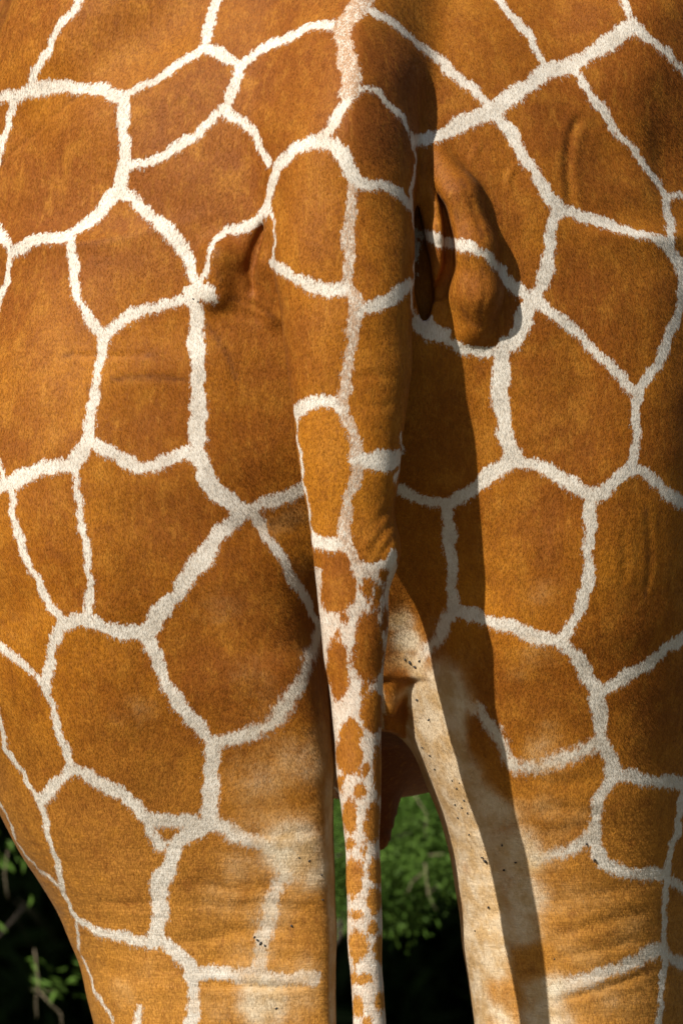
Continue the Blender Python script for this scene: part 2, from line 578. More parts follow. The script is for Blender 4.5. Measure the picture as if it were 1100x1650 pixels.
def relax(V, Q, n, lam):
    e = np.concatenate([Q[:, [0, 1]], Q[:, [1, 2]], Q[:, [2, 3]], Q[:, [3, 0]]])
    e = np.concatenate([e, e[:, ::-1]])
    deg = np.bincount(e[:, 0], minlength=len(V))[:, None]
    for _ in range(n):
        a = np.stack([np.bincount(e[:, 0], weights=V[e[:, 1], j], minlength=len(V)) for j in range(3)], -1)
        V = V + lam * (a / deg - V)
    return V


V = relax(V, Q, 3, 0.5)


def vnormals(V, Q):
    fn = np.cross(V[Q[:, 2]] - V[Q[:, 0]], V[Q[:, 3]] - V[Q[:, 1]])
    N = np.stack([sum(np.bincount(Q[:, c], weights=fn[:, j], minlength=len(V)) for c in range(4)) for j in range(3)], -1)
    return N / (np.linalg.norm(N, axis=1, keepdims=True) + 1e-9)


# outward normals in u: gradient of the field decides the sign
N = vnormals(V, Q)
probe = sample(FU, *(V[::97] + N[::97] * 6).T) - sample(FU, *(V[::97] - N[::97] * 6).T)
if np.mean(probe > 0) < 0.5:
    N = -N
else:
    pass

# ------------------------------------------------------------------ coat: the pale net, laid on the skin
# (width, softness, beige, points); points are where the bands run, read on the rump plane
LINES = [
    (13, 0, 0, [(140, -25), (130, 0), (95, 47), (72, 85), (45, 138)]), (12, 0, 0, [(45, 138), (20, 168), (8, 210), (2, 240), (-15, 290)]),
    (20, 0, 0, [(-30, 155), (15, 156), (45, 144), (75, 139), (120, 138), (160, 143), (197, 156)]),
    (14, 0, 0, [(197, 156), (235, 133), (280, 107), (327, 76)]), (17, 0, 0, [(327, 76), (333, 48), (347, 0), (352, -30)]),
    (18, 0, 0, [(327, 76), (355, 86), (387, 103)]), (19, 0, 0, [(387, 103), (378, 140), (362, 178)]),
    (15, 0, 0, [(362, 178), (328, 205), (290, 235), (245, 258), (202, 270)]), (21, 0, 0, [(197, 156), (200, 195), (203, 235), (200, 270), (192, 304)]),
    (22, 0, 0, [(192, 304), (165, 335), (143, 358), (115, 376), (85, 383), (50, 390), (20, 406)]),
    (16, 0, 0, [(20, 406), (5, 380), (-18, 345)]), (12, 0, 0, [(20, 406), (14, 436), (3, 480), (-15, 525)]),
    (16, 0, 0, [(115, 378), (116, 405), (120, 440), (129, 487), (145, 513), (169, 540)]),
    (20, 0, 0, [(192, 304), (215, 322), (251, 353), (275, 375), (295, 400), (310, 432), (318, 458)]),
    (10, 0, 0, [(322, 462), (335, 420), (346, 392), (360, 378)]), (17, 0, 0, [(358, 380), (372, 372), (400, 362), (420, 350), (432, 330)]),
    (30, 0, 0, [(306, 474), (322, 466), (336, 474)]), (12, 0, 0, [(325, 470), (346, 482)]),
    (17, 0, 0, [(387, 103), (420, 80), (455, 62), (495, 45), (532, 38)]),
    (33, 0, .9, [(592, -30), (583, 0), (565, 25), (551, 44), (554, 73), (563, 105), (567, 135), (561, 153)]),
    (18, 0, .2, [(561, 153), (545, 182), (530, 207), (512, 226)]),
    (22, 0, 0, [(434, 330), (437, 300), (446, 276), (470, 246), (503, 227), (530, 231), (553, 252), (567, 276), (570, 290)]),
    (15, 0, 0, [(362, 178), (385, 190), (405, 208), (420, 232), (440, 270)]),
    (18, 0, .75, [(570, 290), (565, 330), (562, 370), (562, 418), (562, 462), (572, 490), (570, 524), (565, 564), (557, 618), (553, 651), (565, 691), (575, 720), (577, 749), (568, 785), (558, 820), (553, 850), (556, 873), (568, 898), (583, 920)]),
    (17, 0, 0, [(570, 290), (590, 296), (619, 299), (645, 313), (660, 330)]),
    (11, 0, 0, [(575, 142), (605, 145), (626, 164), (645, 185), (657, 211), (665, 233), (666, 262), (665, 291), (661, 316), (666, 350)]),
    (9, 0, 0, [(666, 350), (670, 400), (666, 440), (664, 470), (670, 515)]),
    (22, 0, 0, [(664, 228), (690, 222), (710, 215), (740, 200), (770, 187), (793, 176)]),
    (16, 0, .1, [(590, 14), (605, 20), (626, 29), (655, 55), (685, 78), (714, 104), (746, 130), (790, 172)]),
    (26, 0, 0, [(793, 176), (830, 150), (865, 126), (882, 108)]), (14, 0, 0, [(792, -15), (802, 0), (827, 29), (849, 58), (867, 84), (880, 106)]),
    (25, 0, 0, [(882, 108), (904, 108), (933, 98), (962, 77), (998, 55), (1020, 40)]),
    (13, 0, 0, [(995, -25), (1005, 0), (1013, 20), (1020, 40)]), (14, 0, 0, [(1020, 40), (1042, 58), (1070, 82), (1100, 110), (1135, 145)]),
    (12, 0, 0, [(910, 108), (933, 124), (962, 164), (991, 204), (1020, 236), (1049, 273), (1073, 308)]),
    (13, 0, 0, [(1073, 310), (1095, 315), (1125, 320)]), (15, 0, 0, [(1073, 310), (1077, 345), (1078, 380), (1086, 408)]),
    (19, 0, 0, [(793, 176), (811, 197), (835, 236), (856, 273), (882, 312), (896, 334)]),
    (17, 0, 0, [(896, 334), (922, 342), (962, 353), (995, 367), (1035, 376), (1064, 389), (1086, 411), (1120, 440)]),
    (20, 0, 0, [(896, 334), (888, 370), (883, 400), (880, 440), (860, 478)]),
    (17, 0, 0, [(676, 378), (700, 383), (730, 392), (760, 400), (788, 412), (806, 436)]), (20, 0, 0, [(806, 440), (828, 462), (858, 478)]),
    (26, 0, 0, [(858, 476), (845, 509), (827, 545), (810, 570), (805, 618), (809, 662), (816, 705), (828, 740)]),
    (26, 0, 0, [(676, 515), (694, 532), (712, 542)]), (15, 0, 0, [(712, 542), (735, 556), (760, 562), (790, 568), (808, 564)]),
    (15, 0, 0, [(862, 482), (882, 498), (911, 520), (947, 553), (980, 585), (1013, 618), (1027, 632)]),
    (18, 0, 0, [(1086, 411), (1093, 432), (1098, 473), (1085, 520), (1071, 556), (1053, 596), (1027, 632)]),
    (16, 0, 0, [(1027, 632), (1025, 665), (1024, 705), (1021, 752)]),
    (20, 0, 0, [(828, 740), (871, 751), (900, 767), (933, 786), (950, 802)]), (22, 0, 0, [(950, 802), (975, 786), (1000, 768), (1021, 754)]),
    (18, 0, 0, [(1021, 754), (1050, 770), (1080, 797), (1125, 835)]),
    (18, 0, 0, [(950, 800), (951, 847), (949, 891), (947, 935), (935, 975), (918, 1007), (907, 1033)]),
    (22, 0, 0, [(828, 740), (800, 757), (775, 777), (740, 802), (720, 812)]), (17, 0, 0, [(720, 812), (690, 805), (660, 795), (635, 785), (610, 778)]),
    (20, 0, 0, [(720, 812), (723, 850), (727, 900), (728, 945), (728, 985)]), (21, 0, 0, [(728, 985), (765, 992), (800, 1003), (845, 1017), (880, 1028), (907, 1033)]),
    (20, .5, 0, [(728, 985), (712, 1012), (697, 1035), (680, 1052)]), (22, 0, 0, [(907, 1033), (930, 1062), (950, 1092), (962, 1117)]),
    (20, 0, 0, [(962, 1117), (1000, 1096), (1040, 1071), (1075, 1045), (1120, 1008)]), (24, .1, 0, [(962, 1117), (965, 1150), (969, 1190), (984, 1232), (987, 1248)]),
    (20, 0, 0, [(987, 1246), (1020, 1252), (1060, 1258), (1120, 1266)]), (20, .2, 0, [(987, 1246), (976, 1266), (962, 1300), (957, 1340), (962, 1373)]),
    (18, .5, 0, [(860, 1386), (880, 1380), (907, 1373), (935, 1358), (957, 1340)]), (20, .1, 0, [(962, 1373), (972, 1390), (1002, 1404), (1035, 1406), (1070, 1411)]),
    (17, 0, 0, [(1099, 1258), (1096, 1293), (1087, 1340), (1078, 1380), (1073, 1411)]), (15, 0, 0, [(1073, 1411), (1095, 1428), (1130, 1440)]),
    (13, 0, 0, [(1073, 1411), (1071, 1453), (1069, 1493), (1071, 1529), (1069, 1565), (1060, 1638), (1055, 1690)]),
    (22, .4, 0, [(885, 1598), (905, 1590), (936, 1580), (984, 1565), (1027, 1545), (1069, 1527)]), (16, .2, 0, [(1069, 1530), (1090, 1548), (1125, 1565)]),
    (20, .8, 0, [(826, 1236), (875, 1232), (920, 1216), (962, 1195)]), (18, .7, 0, [(708, 1128), (747, 1138), (776, 1150), (796, 1182), (815, 1215), (826, 1236)]),
    (15, 0, 0, [(169, 540), (160, 582), (155, 618), (147, 662), (144, 712)]), (16, 0, 0, [(169, 540), (190, 520), (220, 503), (255, 492), (290, 485), (312, 480)]),
    (25, 0, 0, [(316, 480), (316, 520), (317, 560), (318, 610), (319, 660), (318, 700), (319, 735)]),
    (20, 0, 0, [(144, 712), (165, 722), (189, 732), (222, 753), (255, 746), (291, 733), (318, 730)]),
    (23, 0, 0, [(144, 712), (120, 740), (95, 750), (60, 756), (35, 766), (12, 780), (-25, 795)]), (11, 0, 0, [(12, 780), (2, 757), (-15, 735)]),
    (27, 0, 0, [(319, 735), (330, 765), (350, 790), (375, 813), (397, 822)]), (20, .1, 0, [(397, 822), (430, 810), (460, 798), (500, 784)]),
    (26, 0, 0, [(390, 820), (376, 835), (349, 867), (313, 916), (284, 956), (255, 993), (236, 1018)]), (17, .05, 0, [(400, 822), (414, 838), (441, 882), (474, 935), (506, 989), (516, 1010)]),
    (22, .75, 0, [(514, 1010), (496, 1070), (466, 1127), (437, 1164), (397, 1185)]), (20, .3, 0, [(405, 1183), (375, 1190), (345, 1196)]),
    (21, 0, 0, [(236, 1018), (250, 1050), (268, 1098), (295, 1140), (325, 1176), (343, 1198)]), (22, 0, 0, [(236, 1018), (210, 1019), (185, 1014), (160, 1004), (138, 998), (103, 1002)]),
    (18, 0, 0, [(103, 1002), (86, 1040), (79, 1075), (75, 1107)]), (13, 0, 0, [(103, 1002), (76, 965), (50, 915), (32, 865), (22, 820), (16, 780)]),
    (12, 0, 0, [(121, 742), (125, 800), (133, 847), (142, 902), (145, 945), (142, 995)]), (13, 0, 0, [(75, 1107), (42, 1072), (10, 1047), (-25, 1022)]),
    (14, 0, 0, [(75, 1107), (86, 1142), (97, 1180), (108, 1215), (116, 1235)]), (20, 0, 0, [(116, 1235), (92, 1264), (66, 1286)]),
    (13, 0, 0, [(-4, 1130), (0, 1165), (8, 1200), (18, 1222), (40, 1255), (62, 1284)]), (15, 0, 0, [(62, 1284), (73, 1325), (84, 1365), (94, 1402), (102, 1438), (122, 1478)]),
    (10, 0, 0, [(0, 1290), (22, 1336), (36, 1370), (62, 1402), (94, 1426)]), (18, 0, 0, [(122, 1478), (152, 1497), (196, 1507), (233, 1518), (262, 1515)]),
    (9, 0, 0, [(122, 1478), (126, 1510), (133, 1542), (146, 1577), (166, 1612), (185, 1650), (200, 1685)]), (25, .1, 0, [(343, 1198), (342, 1240), (339, 1290), (342, 1325)]),
    (22, .05, 0, [(116, 1235), (155, 1256), (204, 1285), (236, 1312), (255, 1322)]), (24, .25, 0, [(255, 1320), (290, 1324), (340, 1326)]),
    (27, .15, 0, [(335, 1328), (305, 1340), (286, 1360), (275, 1391), (260, 1415), (259, 1448), (255, 1485), (251, 1510)]), (15, .1, 0, [(236, 1312), (245, 1340), (258, 1364)]),
    (22, .5, 0, [(342, 1322), (379, 1342), (423, 1360), (462, 1376)]), (21, .05, 0, [(255, 1513), (284, 1533), (309, 1562), (312, 1605), (309, 1650), (307, 1690)]),
    (23, .15, 0, [(310, 1572), (350, 1566), (390, 1570), (430, 1576), (505, 1576)]), (22, .6, 0, [(462, 1376), (456, 1405), (441, 1445), (430, 1489), (419, 1535), (420, 1575)]),
    (14, .2, 0, [(228, 1625), (222, 1650), (214, 1690)]),
    (24, 0, 0, [(446, 268), (438, 300), (430, 338)]),
    # on the tail
    (9, 0, 0, [(436, 330), (441, 360), (444, 395), (443, 420)]), (19, 0, 0, [(442, 424), (470, 442), (495, 458), (525, 466), (556, 462)]),
    (20, 0, 0, [(572, 508), (583, 502), (612, 487), (641, 473), (662, 457)]), (20, 0, 0, [(474, 664), (495, 652), (517, 646), (543, 652), (556, 660)]),
    (9, 0, 0, [(475, 664), (479, 700), (485, 745), (491, 790), (498, 835), (504, 870)]), (30, 0, 0, [(578, 740), (600, 743), (625, 741), (642, 736)]),
    (7, 0, 0, [(648, 700), (642, 740), (636, 775)]), (22, 0, 0, [(503, 872), (530, 876), (556, 872)]), (20, 0, 0, [(576, 912), (592, 924), (615, 915), (634, 896)]),
]
TAIL_SPOTS = [(544, 942, 27, 48), (592, 948, 7, 17), (608, 958, 5, 18), (618, 925, 5, 12), (620, 1000, 4, 14), (588, 1108, 5, 9), (580, 1180, 5, 7), (587, 1240, 5, 8), (548, 1262, 5, 9), (594, 1047, 23, 55), (543, 1078, 16, 47), (555, 995, 4, 5), (599, 1147, 18, 30), (562, 1207, 19, 44),
              (609, 1238, 8, 34), (580, 1273, 8, 10), (562, 1317, 11, 24), (599, 1325, 12, 29), (563, 1360, 8, 8), (585, 1372, 4, 8), (566, 1412, 16, 28), (606, 1405, 11, 20),
              (603, 1450, 12, 18), (574, 1473, 9, 6), (600, 1495, 7, 9), (577, 1523, 12, 23), (611, 1528, 8, 18), (588, 1577, 12, 8), (570, 1575, 5, 8), (576, 1622, 9, 14), (613, 1615, 8, 14),
              (592, 1648, 7, 8), (584, 1700, 10, 20), (612, 1720, 9, 20), (596, 1790, 12, 18), (588, 1860, 8, 16), (612, 1900, 9, 18)]


def dense(pts, step=2.5):
    P = np.array(pts, float)
    P = np.vstack([2 * P[0] - P[1], P, 2 * P[-1] - P[-2]])
    out = []
    for i in range(1, len(P) - 2):
        n = max(2, int(np.linalg.norm(P[i + 1] - P[i]) / step))
        t = (np.arange(n) / n)[:, None]
        p0, p1, p2, p3 = P[i - 1], P[i], P[i + 1], P[i + 2]
        out.append(0.5 * (2 * p1 + (p2 - p0) * t + (2 * p0 - 5 * p1 + 4 * p2 - p3) * t ** 2 + (3 * p1 - p0 - 3 * p2 + p3) * t ** 3))
    return np.vstack(out + [P[-2:-1]])


SX = []; SA = []
for li, (w, so, be, pts) in enumerate(LINES):
    D = dense(pts)
    # bands wander a little, as they grow
    ph = rng.uniform(0, 6, 4); arc = np.arange(len(D)) * 2.5
    D[:, 0] += 1.6 * np.sin(arc / 11 + ph[0]) + 1.0 * np.sin(arc / 5.3 + ph[1])
    D[:, 1] += 1.6 * np.sin(arc / 12.5 + ph[2]) + 1.0 * np.sin(arc / 4.7 + ph[3])
    ww = w * (1 + 0.13 * np.sin(arc / 19 + ph[1]) + 0.09 * np.sin(arc / 7.7 + ph[2]))
    yu = first_hit(FU, D[:, 0], D[:, 1])
    P_ = np.array(pts, float)
    tl, tr = (np.interp(P_[:, 1], [r[0] for r in TAIL], [r[c] for r in TAIL]) for c in (1, 2))
    on_tail = np.mean((P_[:, 0] > tl - 10) & (P_[:, 0] < tr + 10)) > .6
    if on_tail:
        y = yu
    else:
        yb = first_hit(FB, D[:, 0], D[:, 1])
        y = np.where((np.abs(yb - yu) < 30) | (D[:, 1] < 240), yu, yb)
    ok = ~np.isnan(y)
    SX.append(lift(D[ok, 0], D[ok, 1], y[ok])); SA.append(np.stack([ww[ok] / 2 + 0.1, np.full(ok.sum(), so), np.full(ok.sum(), be)], -1))
SX = np.vstack(SX); SA = np.vstack(SA)


def kd_of(P):
    kd = KDTree(len(P))
    for i, p in enumerate(P):
        kd.insert(p, i)
    kd.balance()
    return kd


# displacement: creases, wrinkles and raised veins of the skin (depth, half width, tail?, points)
CREASES = [
    (4, 6, 0, [(940, 183), (922, 212), (915, 260), (917, 305), (923, 332)]), (-2.5, 4, 0, [(836, 262), (821, 280), (817, 306)]), (-2, 4, 0, [(776, 225), (763, 250), (755, 272)]),
    (2, 4, 0, [(-5, 268), (60, 202), (115, 152)]), (2.2, 4, 0, [(105, 570), (160, 573), (250, 570)]), (1.5, 5, 0, [(180, 610), (240, 606), (300, 612)]),
    (3, 5, 0, [(310, 1588), (380, 1587), (450, 1590), (505, 1588)]), (4, 7, 0, [(275, 1518), (340, 1512), (400, 1497), (470, 1500)]), (3.5, 8, 0, [(300, 1452), (360, 1462), (420, 1455), (500, 1470)]),
    (3, 8, 0, [(150, 1450), (210, 1455), (262, 1450)]), (3, 7, 0, [(380, 1340), (450, 1345), (520, 1338)]), (3, 9, 0, [(300, 1420), (380, 1432), (470, 1425)]), (3, 8, 0, [(330, 1545), (400, 1540), (500, 1550)]),
    (2.6, 9, 0, [(160, 1560), (220, 1575), (280, 1570)]), (2.5, 8, 0, [(360, 1620), (430, 1625), (520, 1615)]),
    (4, 8, 0, [(885, 1512), (950, 1492), (1000, 1478), (1050, 1470)]), (3.5, 7, 0, [(890, 1545), (960, 1532), (1030, 1515)]), (3, 5, 0, [(895, 1612), (960, 1596), (1000, 1583), (1050, 1565)]),
    (3, 8, 0, [(860, 1310), (920, 1305), (980, 1320)]), (3, 8, 0, [(870, 1345), (920, 1335), (960, 1325)]), (3, 9, 0, [(885, 1450), (960, 1440), (1040, 1432)]), (3, 9, 0, [(840, 1250), (900, 1262), (960, 1255)]),
    (2.5, 6, 0, [(868, 850), (876, 880), (872, 905)]), (2.5, 8, 0, [(750, 1330), (790, 1335), (850, 1330)]), (2.5, 8, 0, [(760, 1480), (800, 1470), (860, 1490)]), (2.5, 9, 0, [(700, 1210), (760, 1230), (830, 1215)]),
    (4, 6, 1, [(636, 838), (612, 868), (598, 898)]), (3.5, 5, 1, [(636, 862), (620, 886), (608, 908)]), (2.5, 6, 1, [(636, 800), (615, 835), (598, 850)]), (2.5, 6, 1, [(570, 612), (600, 604), (640, 612)]), (2, 6, 1, [(575, 650), (610, 655), (645, 648)]),
    (2.5, 10, 0, [(420, 1000), (470, 1040), (505, 1060)]), (2, 14, 0, [(1060, 190), (1070, 260), (1060, 330)]),
    (2.2, 7, 0, [(330, 500), (380, 505), (440, 520)]), (2, 8, 0, [(820, 480), (815, 540), (840, 600)]),
    (4, 8, 0, [(752, 430), (760, 455), (756, 490)]), (2.2, 4, 0, [(742, 290), (760, 330), (776, 380)]), (2, 4, 0, [(734, 340), (745, 375), (752, 415)]), (2, 4, 0, [(776, 430), (782, 470), (772, 510)]), (2, 4, 0, [(745, 500), (758, 520), (775, 525)]), (2, 4, 0, [(352, 400), (348, 425), (356, 450)]), (2, 4, 0, [(372, 480), (400, 488), (440, 512)]), (1.6, 4, 0, [(330, 520), (360, 560), (380, 610)]),
    (4, 9, 0, [(372, 392), (366, 425), (378, 455)]), (2, 6, 0, [(1000, 850), (1008, 900), (1003, 950)]), (2, 5, 0, [(1040, 820), (1048, 890), (1040, 960)]),
]
CX = []; CA = []
for a, s, tl, pts in CREASES:
    a *= 0.6 * (0.65 if s >= 7 and not tl else 1); s *= 1.15 + (a > 12) * .2
    D = dense(pts, 4)
    D += rng.normal(0, 0.8, D.shape)
    y = first_hit(FU if tl else FB, D[:, 0], D[:, 1])
    ok = ~np.isnan(y)
    fade = np.minimum(1, np.minimum(np.arange(len(D)), np.arange(len(D))[::-1]) / 5.0 + 0.1)
    CX.append(lift(D[ok, 0], D[ok, 1], y[ok])); CA.append(np.stack([a * fade[ok], np.full(ok.sum(), s)], -1))
CX = np.vstack(CX); CA = np.vstack(CA)
scar = np.zeros(len(V))
near = np.nonzero((V[:, 1] < 700) & (V[:, 2] > -120) & (V[:, 2] < 1800))[0]
kd = kd_of(CX)
disp = np.zeros(len(V))
for i in near:
    tot = 0.0; seen = 0
    p, j, dd = kd.find(V[i])
    if dd < 40:
        a, s = CA[j]
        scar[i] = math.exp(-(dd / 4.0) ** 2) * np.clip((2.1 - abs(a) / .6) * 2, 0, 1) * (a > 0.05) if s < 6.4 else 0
        tot = a * math.exp(-(dd / s) ** 2) - 0.35 * a * math.exp(-((dd - 2.2 * s) / s) ** 2)
    disp[i] = tot
# broad hollows between muscles (place, radius, depth)
DENTS = [(300, 25, 40, 10), (230, 60, 45, 14), (160, 100, 45, 14), (95, 150, 40, 14), (45, 205, 40, 12), (1075, 190, 45, 9), (1080, 270, 40, 9), (975, 250, 45, 8), (400, 620, 60, 6), (250, 690, 60, 5), (860, 660, 50, -5), (930, 640, 60, 5), (885, 300, 40, -5)]
dn = np.array(DENTS, float)
dy_ = first_hit(FB, dn[:, 0], dn[:, 1])
for (px, py, r, a), y in zip(DENTS, dy_):
    if not np.isnan(y):
        disp += a * np.exp(-((V - lift(np.array([px]), np.array([py]), np.array([y]))[0]) ** 2).sum(1) / (2 * r * r))
# gentle unevenness of muscle under the skin
lump = (np.sin(V[:, 0] / 61 + 2 * np.sin(V[:, 2] / 83)) * np.sin(V[:, 2] / 74 + 1.3 * np.sin(V[:, 0] / 97)) * 2.6
        + np.sin(V[:, 0] / 23 + V[:, 2] / 31) * np.sin(V[:, 2] / 27 - V[:, 0] / 41 + 1) * 0.7)
V2 = V - N * disp[:, None] + N * (lump * np.clip(1 - (V[:, 1] - 500) / 300, 0, 1))[:, None]

# where on the animal the net was read, and where it has to be made up (flanks, front)
s_v = 1 + V[:, 1] / DIST
PX = 550 + (V[:, 0] - 550) / s_v; PY = 825 + (V[:, 2] - 825) / s_v
is_tail = sample(FT, *V.T) < sample(FB, *V.T) - 0.5
is_tail &= V[:, 2] > 40
cand = (PX > -60) & (PX < 1160) & (PY > -60) & (PY < 1710) & (V[:, 1] < 700)
read = np.zeros(len(V), bool)
ci = np.nonzero(cand)[0]
hb = first_hit(FB, PX[ci], PY[ci])
read[ci] = (V[ci, 1] < hb + 40) | is_tail[ci]

kd = kd_of(SX)
edge = np.full(len(V), 200.0); soft = np.zeros(len(V)); beige = np.zeros(len(V))
for i in np.nonzero((V[:, 1] < 800) & (V[:, 2] > -300) & (V[:, 2] < 1900))[0]:
    best = 1e9; bj = 0
    for p, j, dd in kd.find_n(V[i], 5):
        q = dd - SA[j, 0]
        if q < best:
            best = q; bj = j
    edge[i] = best; soft[i] = SA[bj, 1]; beige[i] = SA[bj, 2]
rest = np.nonzero(~read & ~is_tail)[0]
seeds = []
cell = {}
for i in rng.permutation(rest):
    p = V[i]
    R = 150 if (p[2] > 1500 or p[2] < -900) else 215
    key = tuple((p // 220).astype(int))
    if any(np.sum((p - q) ** 2) < R * R for a in (-1, 0, 1) for b in (-1, 0, 1) for c in (-1, 0, 1) for q in cell.get((key[0] + a, key[1] + b, key[2] + c), ())):
        continue
    cell.setdefault(key, []).append(p); seeds.append(p)
kds = kd_of(seeds)
for i in rest:
    (p, j, d1), (q, k, d2) = kds.find_n(V[i], 2)
    e = (d2 * d2 - d1 * d1) / (2 * max(1.0, np.linalg.norm(np.array(p) - np.array(q)))) - 12
    if not (560 < V[i, 0] < 760 and V[i, 2] > 1060 and 500 < V[i, 1] < 1500):
        edge[i] = min(edge[i], e)

# lower half of the tail: brown spots on white
lowtail = is_tail & (V[:, 2] > 903)
spot = np.full(len(V), -30.0)
for cx, cy, rx, ry in TAIL_SPOTS:
    a = ((PX - cx) / rx) ** 2; b = ((PY - cy) / ry) ** 2
    ang = np.arctan2(PY - cy, PX - cx)
    q = np.sqrt(a + b) * (1 + 0.08 * np.sin(3 * ang + cx))
    spot = np.maximum(spot, (1 - q) * min(rx, ry) + 2.2)
wt = np.clip((V[:, 2] - 903) / 14, 0, 1) * is_tail
edge = edge * (1 - wt) + spot * wt
soft *= (1 - wt); beige = beige * (1 - wt) + 0.42 * wt

# dusty pale skin (centre, radius, strength)
PALE = [(868, 1205, 34, 0.55), (880, 1235, 30, 0.52), (872, 1300, 34, 0.44), (885, 1380, 34, 0.55), (895, 1455, 34, 0.46), (898, 1530, 34, 0.52), (910, 1590, 38, 0.58), (960, 1590, 34, 0.46), (985, 1625, 30, 0.46), (940, 1450, 40, 0.41), (1010, 1500, 34, 0.37), (935, 1320, 34, 0.37),
        (420, 1255, 50, .55), (390, 1395, 44, .55), (430, 1470, 44, .6), (360, 1450, 40, .45), (395, 1540, 40, .5), (360, 1625, 44, .5), (425, 1615, 46, .7), (200, 1600, 34, .4), (410, 1330, 40, .5), (495, 1560, 30, .6),
        (646, 1000, 22, .7), (655, 1035, 24, .8), (662, 1080, 34, .9), (680, 1130, 40, .85), (700, 1190, 45, .95), (725, 1250, 50, .95), (750, 1310, 50, .9), (765, 1370, 45, .7), (780, 1430, 50, .75), (790, 1480, 45, .85), (800, 1550, 45, .75), (800, 1620, 40, .55),
        (790, 1235, 40, .35), (790, 1300, 50, .75), (825, 1375, 50, .8), (840, 1440, 45, .75), (835, 1500, 45, .7), (870, 1590, 40, .8), (870, 1650, 50, .85), (850, 1550, 30, .3),
        (440, 1130, 50, .45), (470, 1070, 40, .3), (395, 1085, 35, .3), (490, 1225, 60, .58), (505, 1180, 40, .5), (440, 1140, 30, .5), (430, 1300, 40, .35), (470, 1370, 55, .7), (515, 1400, 40, .62), (500, 1320, 40, .4), (425, 1530, 35, .55), (450, 1600, 55, .6), (480, 1620, 50, .55), (520, 1540, 30, .3),
        (525, 1280, 30, .45), (528, 1480, 24, .4), (350, 985, 40, .33), (225, 1145, 28, .4), (200, 1165, 24, .3), (870, 1200, 45, .42), (850, 1260, 40, .35), (900, 1350, 40, .3), (905, 1420, 50, .35), (960, 1450, 50, .32), (890, 1530, 55, .4), (930, 1560, 50, .42), (985, 1610, 50, .5), (930, 1620, 40, .4),
        (875, 960, 30, .34), (862, 1060, 32, .36), (840, 1080, 26, .3), (440, 850, 35, .35), (470, 830, 35, .35), (480, 900, 30, .3), (380, 1380, 40, .3), (370, 1440, 35, .3), (660, 990, 25, .35), (690, 1010, 25, .35), (240, 1600, 30, .3), (235, 1560, 26, .3), (20, 1010, 30, .3)]
pale = np.zeros(len(V))
pp = np.array(PALE)
yb = first_hit(FB, pp[:, 0], pp[:, 1])
body_pt = ~is_tail
for (cx, cy, r, st), y in zip(PALE, yb):
    if np.isnan(y):
        continue
    c = lift(np.array([cx]), np.array([cy]), np.array([y]))[0]
    d2 = ((V - c) ** 2).sum(1)
    pale = np.maximum(pale, (st if st > .6 else st * .75) * np.exp(-d2 / (2 * (r * 1.0) ** 2)) * body_pt)
TANNED = [(480, 1130, 30, .3), (650, 1150, 26, .6), (645, 1090, 20, .6), (655, 1180, 18, .5), (748, 1400, 20, .5), (742, 1460, 26, .6), (760, 1480, 20, .4), (795, 1600, 34, .7), (790, 1650, 34, .6), (705, 1290, 14, .3), (820, 1260, 26, .5), (855, 1555, 24, .6), (790, 1190, 30, .5)]
tn = np.array(TANNED)
tanned = np.zeros(len(V))
for (cx, cy, r, st), y in zip(TANNED, first_hit(FB, tn[:, 0], tn[:, 1])):
    if not np.isnan(y):
        tanned = np.maximum(tanned, st * np.exp(-((V - lift(np.array([cx]), np.array([cy]), np.array([y]))[0]) ** 2).sum(1) / (2 * r * r)))
inner_r = (V[:, 0] > 600) & (V[:, 0] < 900) & (V[:, 1] < 800)
pale = np.maximum(pale, inner_r * np.clip((-N[:, 0] - .35) / .4, 0, 1) * np.clip((V[:, 2] - 1010) / 120, 0, 1) * 1.05 * body_pt)
inner_l = (V[:, 0] > 420) & (V[:, 0] < 600) & (V[:, 1] < 800)
pale = np.maximum(pale, inner_l * np.clip((N[:, 0] - .45) / .4, 0, 1) * np.clip((V[:, 2] - 1180) / 100, 0, 1) * .5 * body_pt)
pale = np.clip(pale - tanned, 0, 1.1)
pale = np.maximum(pale, np.clip((V[:, 2] - 1900) / 900, 0, 0.8) * body_pt)
RUSSET_SHADE = [(770, 470, 40, .5), (755, 380, 36, .45), (735, 310, 30, .4), (700, 400, 22, .6), (640, 120, 60, .8), (600, 90, 50, .6), (605, 215, 55, .8), (640, 200, 40, .8), (640, 90, 50, .7)]  # darker skin of the fold; painted shade on the tail ridge's right flank
russet_shade = np.zeros(len(V))
for cx, cy, r, st in RUSSET_SHADE:
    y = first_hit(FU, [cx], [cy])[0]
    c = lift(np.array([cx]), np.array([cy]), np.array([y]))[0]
    russet_shade = np.maximum(russet_shade, st * np.exp(-((V - c) ** 2).sum(1) / (2 * r * r)))
russet_shade = np.maximum(russet_shade, ((V[:, 1] > 560) & (V[:, 2] > 1060) & (V[:, 0] > 540) & (V[:, 0] < 800) & (V[:, 1] < 1500)) * 1.0)  # shade under the belly and on the scrotum, painted into the coat

